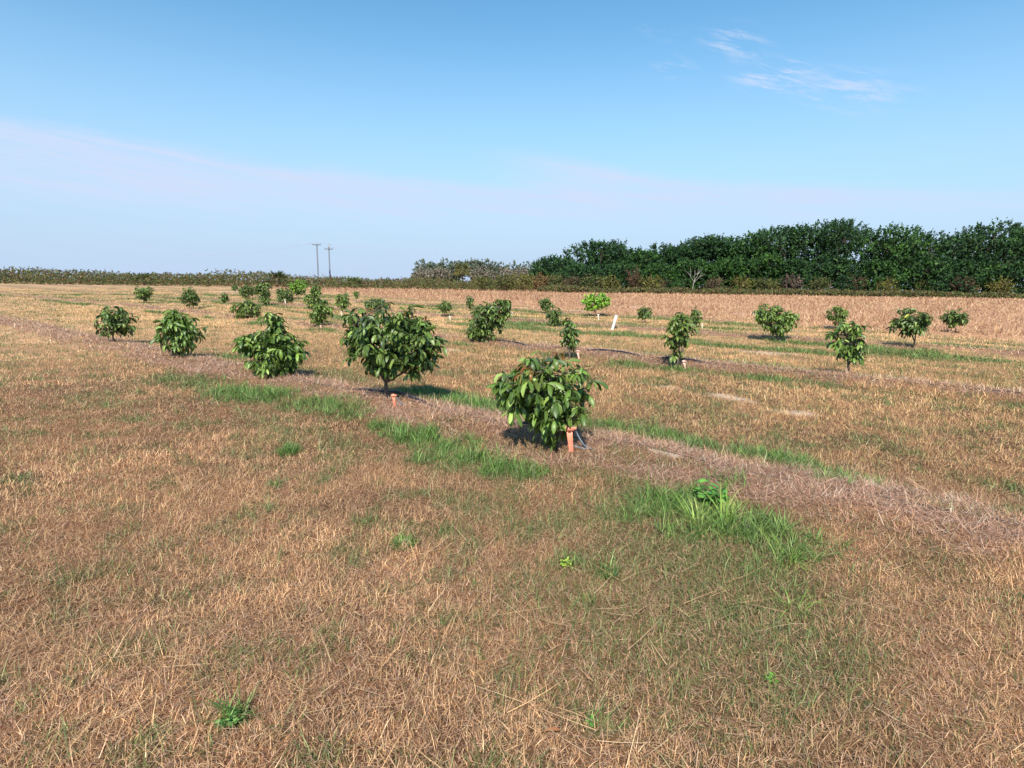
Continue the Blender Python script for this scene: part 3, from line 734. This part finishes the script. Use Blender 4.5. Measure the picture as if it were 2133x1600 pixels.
for px, tp_, lab in ((915,556,'lower grey tree with pale branches left of the cabbage palm'),(1000,556,'lower grey tree with pale branches right of the cabbage palm'),(1045,556,'lower grey tree in front of the middle of the woods'),(1085,558,'lower grey tree in front of the right woods'),(885,557,'lower grey tree at the left corner of the woods')):
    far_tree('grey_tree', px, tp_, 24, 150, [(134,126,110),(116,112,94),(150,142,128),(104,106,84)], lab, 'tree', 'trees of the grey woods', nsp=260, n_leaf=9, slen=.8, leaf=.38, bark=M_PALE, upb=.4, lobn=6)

# ------------------------------------------------------------------ palms
def fronds(n, L, rise, pal, droopv, fan=True, center=(0, 0, 0)):
    Vs, Qs, Cs = [], [], []; off = 0
    for i in range(n):
        a = rng.uniform(0, 6.3); e = rng.uniform(*rise)
        d = np.array([math.cos(a)*math.cos(e), math.sin(a)*math.cos(e), math.sin(e)])
        c = np.array(center)+d*L*.5
        k = 13; th = np.linspace(-1.5, 1.5, k)
        sd = np.cross(d, [0, 0, 1.0]); sd /= np.linalg.norm(sd)+1e-6
        col = mixcol(pal, 1)[0]
        for t_ in th*.8:
            dd = d*math.cos(t_)+sd*math.sin(t_); dd = dd+np.array([0, 0, -droopv*rng.uniform(.3, 1)]); l = L*.6*rng.uniform(.8, 1.1)
            w = np.cross(dd, rng.normal(size=3)); w /= np.linalg.norm(w)+1e-6; w *= L*.028
            Vs.append(np.stack([c, c+dd*l*.5+w, c+dd*l, c+dd*l*.5-w])); Qs.append(np.arange(4)+off); off += 4; Cs.append(np.tile(col, (4, 1)))
    return np.concatenate(Vs), np.array(Qs), np.concatenate(Cs)
def palm(name, px, top, hw, Y, pal, label, trunk, n=26, droopv=.25):
    b = pp(px, 590, Y); b[2] = float(height(b[0], Y)); Ht = pp(px, top, Y)[2]-b[2]; L = hw*Y/F
    root = thing(name, b, label, 'palm')
    hz = max(.15, Ht-L*(.85 if trunk else 1.0))
    t = MB(); t.tube([(0, 0, -.1), (.05, 0, hz*.5), (0, 0, hz)], [.22, .19, .2] if trunk else [.12, .12, .1], 8)
    t.build('trunk', M_BARK, root)
    V, Q, cc = fronds(n, L, (-.5, 1.4) if trunk else (-.1, 1.25), pal, droopv, center=(0, 0, hz))
    mk('fronds', V, Q, M_FAR, cc, root, smooth=False)
palm('palmetto', 577, 559, 24, 88, [(74,92,54),(92,106,62),(60,78,48)], 'bushy dark palmetto rising above the scrub at the left', False, n=24)
palm('palmetto', 738, 572, 20, 88, [(84,104,56),(100,116,62),(66,88,50)], 'low palmetto in the scrub right of the utility poles', False, n=26)
palm('palmetto', 300, 566, 20, 90, [(84,104,56),(100,116,62),(66,88,50)], 'low palmetto in the scrub past the left edge', False, n=26)
palm('cabbage_palm', 963, 545, 18, 128, [(116,114,60),(104,108,56),(126,114,66),(84,92,54)], 'yellowish cabbage palm in front of the grey woods', True, n=46, droopv=.7)

# ------------------------------------------------------------------ scrub belt behind the tall grass
def scrub():
    n = 30000; u = rng.uniform(-430, 1130, n)+0.0
    px_s = rng.uniform(-260, 2300, n)
    Y = np.where(px_s > 1120, rng.uniform(80.5, 85, n), rng.uniform(86, 112, n))
    xs = (u-(-330))/1460*0
    px = px_s
    X = (px-1066.5)/F*Y*1.01
    nn = fbm(X+200, Y*.3, .14, 4); n2_ = fbm(X-50, Y, .06, 2)
    leftness = 1-sst(480, 900, px)
    Hh = (1.25+.55*leftness)*(.4+1.25*nn)*np.where(px > 1120, .2+.45*fbm(X, Y*0, .35, 2), 1)+np.where(px > 1120, 0, .1)
    z0 = rng.uniform(0.03, 1, n)**1.15*Hh
    Pt = np.stack([X, Y, z0], -1)
    A = rng.normal(0, .7, (n, 3))+np.array([0, 0, .5]); A /= np.linalg.norm(A, axis=1)[:, None]
    V, Q, cc = sprays(Pt, A, 8, .4, .2, [(88,96,54),(108,104,58),(70,82,48),(122,100,70),(100,108,58),(98,84,62)])
    return mk('scrub', V, Q, M_FAR, cc, smooth=False)
stuff(scrub(), 'belt of low olive and brown scrub behind the tall grass', 'scrub')
# thin bare twigs above it
for i, (px, tp_, lab) in enumerate(((650,563,'thin bare shrub left of the nearer utility pole'),(674,564,'thin bare shrub between the two utility poles'),(765,572,'thin bare shrub right of the low palmetto'),(795,574,'thin bare shrub farther right in the scrub'))):
    b = pp(px, 590, 92); b[2] = 0; Ht = pp(px, tp_, 92)[2]
    m = MB()
    for _ in range(9):
        e = np.array([rng.normal(0, .45), rng.normal(0, .3), Ht*rng.uniform(.75, 1.05)]); m.tube([(0, 0, 0), e*[.3, .3, .55], e], [.02, .015, .006], 4, cap=False)
        m.tube([e*[.3, .3, .55], e*.8+rng.normal(0, .2, 3)], [.012, .005], 4, cap=False)
    o = m.build('bare_shrub', M_PALE); o.location = b; tag(o, lab, 'shrub', 'bare shrubs in the scrub')

# ------------------------------------------------------------------ utility poles and wires
def pole(px, top, Y, armpx, army, label, cap):
    b = pp(px, 590, Y); b[2] = float(height(b[0], Y)); Ht = pp(px, top, Y)[2]-b[2]
    root = thing('utility_pole', b, label, 'utility pole', 'utility poles')
    t = MB(); t.tube([(0, 0, -.2), (0, 0, Ht)], [.2, .14], 10); t.build('shaft', M_POLE, root)
    az = pp(px, army, Y)[2]-b[2]; L = armpx*Y/F/2
    t = MB(); t.box((0, -.18, az), (L, .07, .09)); t.build('crossarm', M_POLE, root, smooth=False)
    for s in (-.95, -.5, .5, .95):
        t = MB(); t.tube([(s*L, -.18, az+.09), (s*L, -.18, az+.2), (s*L, -.18, az+.26), (s*L, -.18, az+.36)], [.03, .09, .09, .04], 8); t.build('insulator', M_METAL, root)
    if cap:
        t = MB(); t.tube([(.16, -.2, Ht-.75), (.16, -.2, Ht-.1), (.16, -.2, Ht-.02)], [.2, .2, .12], 10); t.build('transformer', M_METAL, root)
        t = MB(); t.tube([(0, 0, Ht), (.05, 0, Ht+.3)], [.06, .04], 6); t.build('bracket', M_METAL, root)
    return b, az, L
p1 = pole(663.5, 508, 140, 17, 510, 'utility pole with a crossarm at its very top, left of the pair', False)
p2 = pole(688, 509, 146, 16, 519, 'utility pole with a crossarm below its transformer top, right of the pair', True)
def wire(a, b, sag, label, r=.021):
    m = MB(); q = np.linspace(0, 1, 24)[:, None]
    p = a*(1-q)+b*q; p[:, 2] -= sag*4*(q*(1-q))[:, 0]; m.tube(p, r, 5)
    tag(m.build('power_wire', M_WIRE), label, 'wire', 'overhead wires')
A1 = p1[0]+[-p1[2]*.95, -.18, p1[1]+.36]; A2 = p1[0]+[p1[2]*.95, -.18, p1[1]+.36]; B1 = p2[0]+[p2[2]*.95, -.18, p2[1]+.36]
wire(A1, A1+np.array([-60, 55, -1.5]), .9, 'thin wire running left and slightly down from the left pole')
wire(A1+[0, 0, -.1], A1+np.array([-60, -6, -1.0]), .5, 'thin level wire running left from the left pole')
wire(A2, A2+np.array([62, 8, 0.2]), 1.2, 'thin wire running right from the left pole over the grey woods')
wire(B1, B1+np.array([62, 12, 0.6]), 1.2, 'thin wire running right from the right pole over the grey woods')

# ------------------------------------------------------------------ light, sky
SUN_EL = math.radians(46); SUN_AZ = math.radians(190)     # direction towards the sun, clockwise from +Y
sd = np.array([math.sin(SUN_AZ)*math.cos(SUN_EL), math.cos(SUN_AZ)*math.cos(SUN_EL), math.sin(SUN_EL)])
li = bpy.data.lights.new('sun', 'SUN'); li.energy = 5.0; li.angle = math.radians(.5); li.color = (1, .93, .84)
so = bpy.data.objects.new('sun', li); C.objects.link(so)
so.rotation_euler = Vector(-sd).to_track_quat('-Z', 'Y').to_euler()
w = bpy.data.worlds.new('World'); S.world = w; w.use_nodes = True
nt = w.node_tree; N = nt.nodes; L = nt.links
bg = N['Background']; bg.inputs['Strength'].default_value = .15
sky = N.new('ShaderNodeTexSky'); sky.sky_type = 'NISHITA'; sky.sun_disc = False
sky.sun_elevation = SUN_EL; sky.sun_rotation = SUN_AZ; sky.air_density = 1.0; sky.dust_density = .2; sky.ozone_density = 1.5
tc = N.new('ShaderNodeTexCoord'); sep = N.new('ShaderNodeSeparateXYZ'); L.new(tc.outputs['Generated'], sep.inputs[0])
def math_(op, a, b=None, c=None, clamp=False):
    m = N.new('ShaderNodeMath'); m.operation = op; m.use_clamp = clamp
    for i, v in enumerate((a, b, c)):
        if v is None: continue
        if isinstance(v, (int, float)): m.inputs[i].default_value = v
        else: L.new(v, m.inputs[i])
    return m.outputs[0]
def smooth(v, a, b):
    mr = N.new('ShaderNodeMapRange'); mr.interpolation_type = 'SMOOTHSTEP'
    L.new(v, mr.inputs['Value']); mr.inputs['From Min'].default_value = a; mr.inputs['From Max'].default_value = b
    return mr.outputs[0]
az = math_('ARCTAN2', sep.outputs[0], sep.outputs[1]); el = math_('ARCSINE', sep.outputs[2])
def noise(sx, sy, detail=6, seed=0, rough=.6, tilt=0):
    cb = N.new('ShaderNodeCombineXYZ')
    L.new(math_('MULTIPLY', az, sx), cb.inputs[0]); L.new(math_('MULTIPLY', math_('ADD', el, math_('MULTIPLY', az, tilt)), sy), cb.inputs[1]); cb.inputs[2].default_value = seed
    n = N.new('ShaderNodeTexNoise'); n.inputs['Scale'].default_value = 1; n.inputs['Detail'].default_value = detail; n.inputs['Roughness'].default_value = rough
    L.new(cb.outputs[0], n.inputs['Vector']); return n.outputs['Fac']
a1, e1 = dirang(466, 325); a2, e2 = dirang(1150, 395); a3, e3 = dirang(466, 440); a4, e4 = dirang(1100, 452); a5, e5 = dirang(1030, 322); a6, e6 = dirang(1666, 385)
def below(pa, ea, pb, eb, soft, nz, amp):          # soft mask below the line through two directions
    k = (eb-ea)/(pb-pa)
    line = math_('ADD', math_('MULTIPLY', az, k), ea-k*pa)
    dlt = math_('ADD', math_('SUBTRACT', line, el), math_('MULTIPLY', math_('SUBTRACT', nz, .5), amp))
    return smooth(dlt, -soft, soft)
n1 = noise(3.2, 16, seed=1.3, tilt=.06); n2 = noise(5, 75, seed=4.1, tilt=.1, detail=8, rough=.68)
m1 = below(a1, e1, a2, e2, .012, n1, .05); m2 = below(a5, e5, a6, e6, .014, n1, .06)
m2 = math_('MULTIPLY', m2, smooth(az, a5-.05, a5+.16))
band = math_('MAXIMUM', m1, m2)
streak = math_('ADD', .45, math_('MULTIPLY', smooth(n2, .3, .72), .75))
lowfade = math_('SUBTRACT', 1.0, math_('MULTIPLY', below(a3, e3, a4, e4-.005, 
    .03, n1, .05), .8))
cl = math_('MULTIPLY', math_('MULTIPLY', band, streak), lowfade)
# small wisps high on the right
def wisp(px, py, ra, re, seed):
    pa, pe = dirang(px, py)
    da = math_('DIVIDE', math_('SUBTRACT', az, pa), ra)
    de = math_('DIVIDE', math_('ADD', math_('SUBTRACT', el, pe), math_('MULTIPLY', math_('SUBTRACT', az, pa), .17)), re)
    q = math_('SQRT', math_('ADD', math_('MULTIPLY', da, da), math_('MULTIPLY', de, de)))
    nz = noise(13, 75, seed=seed, rough=.68, tilt=.3, detail=8)
    return math_('MULTIPLY', math_('SUBTRACT', 1.0, smooth(q, .1, 1.0)), smooth(nz, .46, .64))
for i, (px, py, ra, re, g_) in enumerate(((1405,143,.045,.022,.8),(1620,160,.09,.035,1.2),(1530,90,.07,.035,.7),(1380,62,.05,.02,.3),(1760,190,.12,.04,.8),(610,466,.13,.012,1.0))):
    cl = math_('MAXIMUM', cl, math_('MULTIPLY', wisp(px, py, ra, re, 7.7+i), g_))
fac = math_('MULTIPLY', cl, .85, clamp=True)
hz = math_('MULTIPLY', math_('SUBTRACT', 1.0, smooth(el, 0, .14)), .5)
tint = N.new('ShaderNodeVectorMath'); tint.operation = 'MULTIPLY'; L.new(sky.outputs[0], tint.inputs[0]); tint.inputs[1].default_value = (.6, .95, 1.0)
air = N.new('ShaderNodeMix'); air.data_type = 'RGBA'       # pale air towards the horizon
L.new(math_('MULTIPLY', math_('SUBTRACT', 1.0, smooth(el, -.02, .42)), 1.0), air.inputs['Factor']); L.new(tint.outputs[0], air.inputs[6]); air.inputs[7].default_value = (2.75, 3.55, 4.7, 1)
mix = N.new('ShaderNodeMix'); mix.data_type = 'RGBA'
L.new(fac, mix.inputs['Factor']); L.new(air.outputs[2], mix.inputs[6]); mix.inputs[7].default_value = (3.38, 3.95, 5.1, 1)
L.new(mix.outputs[2], bg.inputs['Color'])

# ------------------------------------------------------------------ camera, view
cd = bpy.data.cameras.new('camera'); co = bpy.data.objects.new('camera', cd); C.objects.link(co)
cd.sensor_fit = 'HORIZONTAL'; cd.sensor_width = 36; cd.lens = F/W0*36; cd.clip_start = .05; cd.clip_end = 20000
from mathutils import Matrix
Mx = Matrix(((camx[0], camy[0], -fw[0], 0), (camx[1], camy[1], -fw[1], 0), (camx[2], camy[2], -fw[2], EYE), (0, 0, 0, 1)))
co.matrix_world = Mx; S.camera = co
S.view_settings.view_transform = 'Standard'; S.view_settings.look = 'None'; S.view_settings.exposure = .35; S.view_settings.gamma = 1
S.render.engine = 'CYCLES'; S.cycles.max_bounces = 6
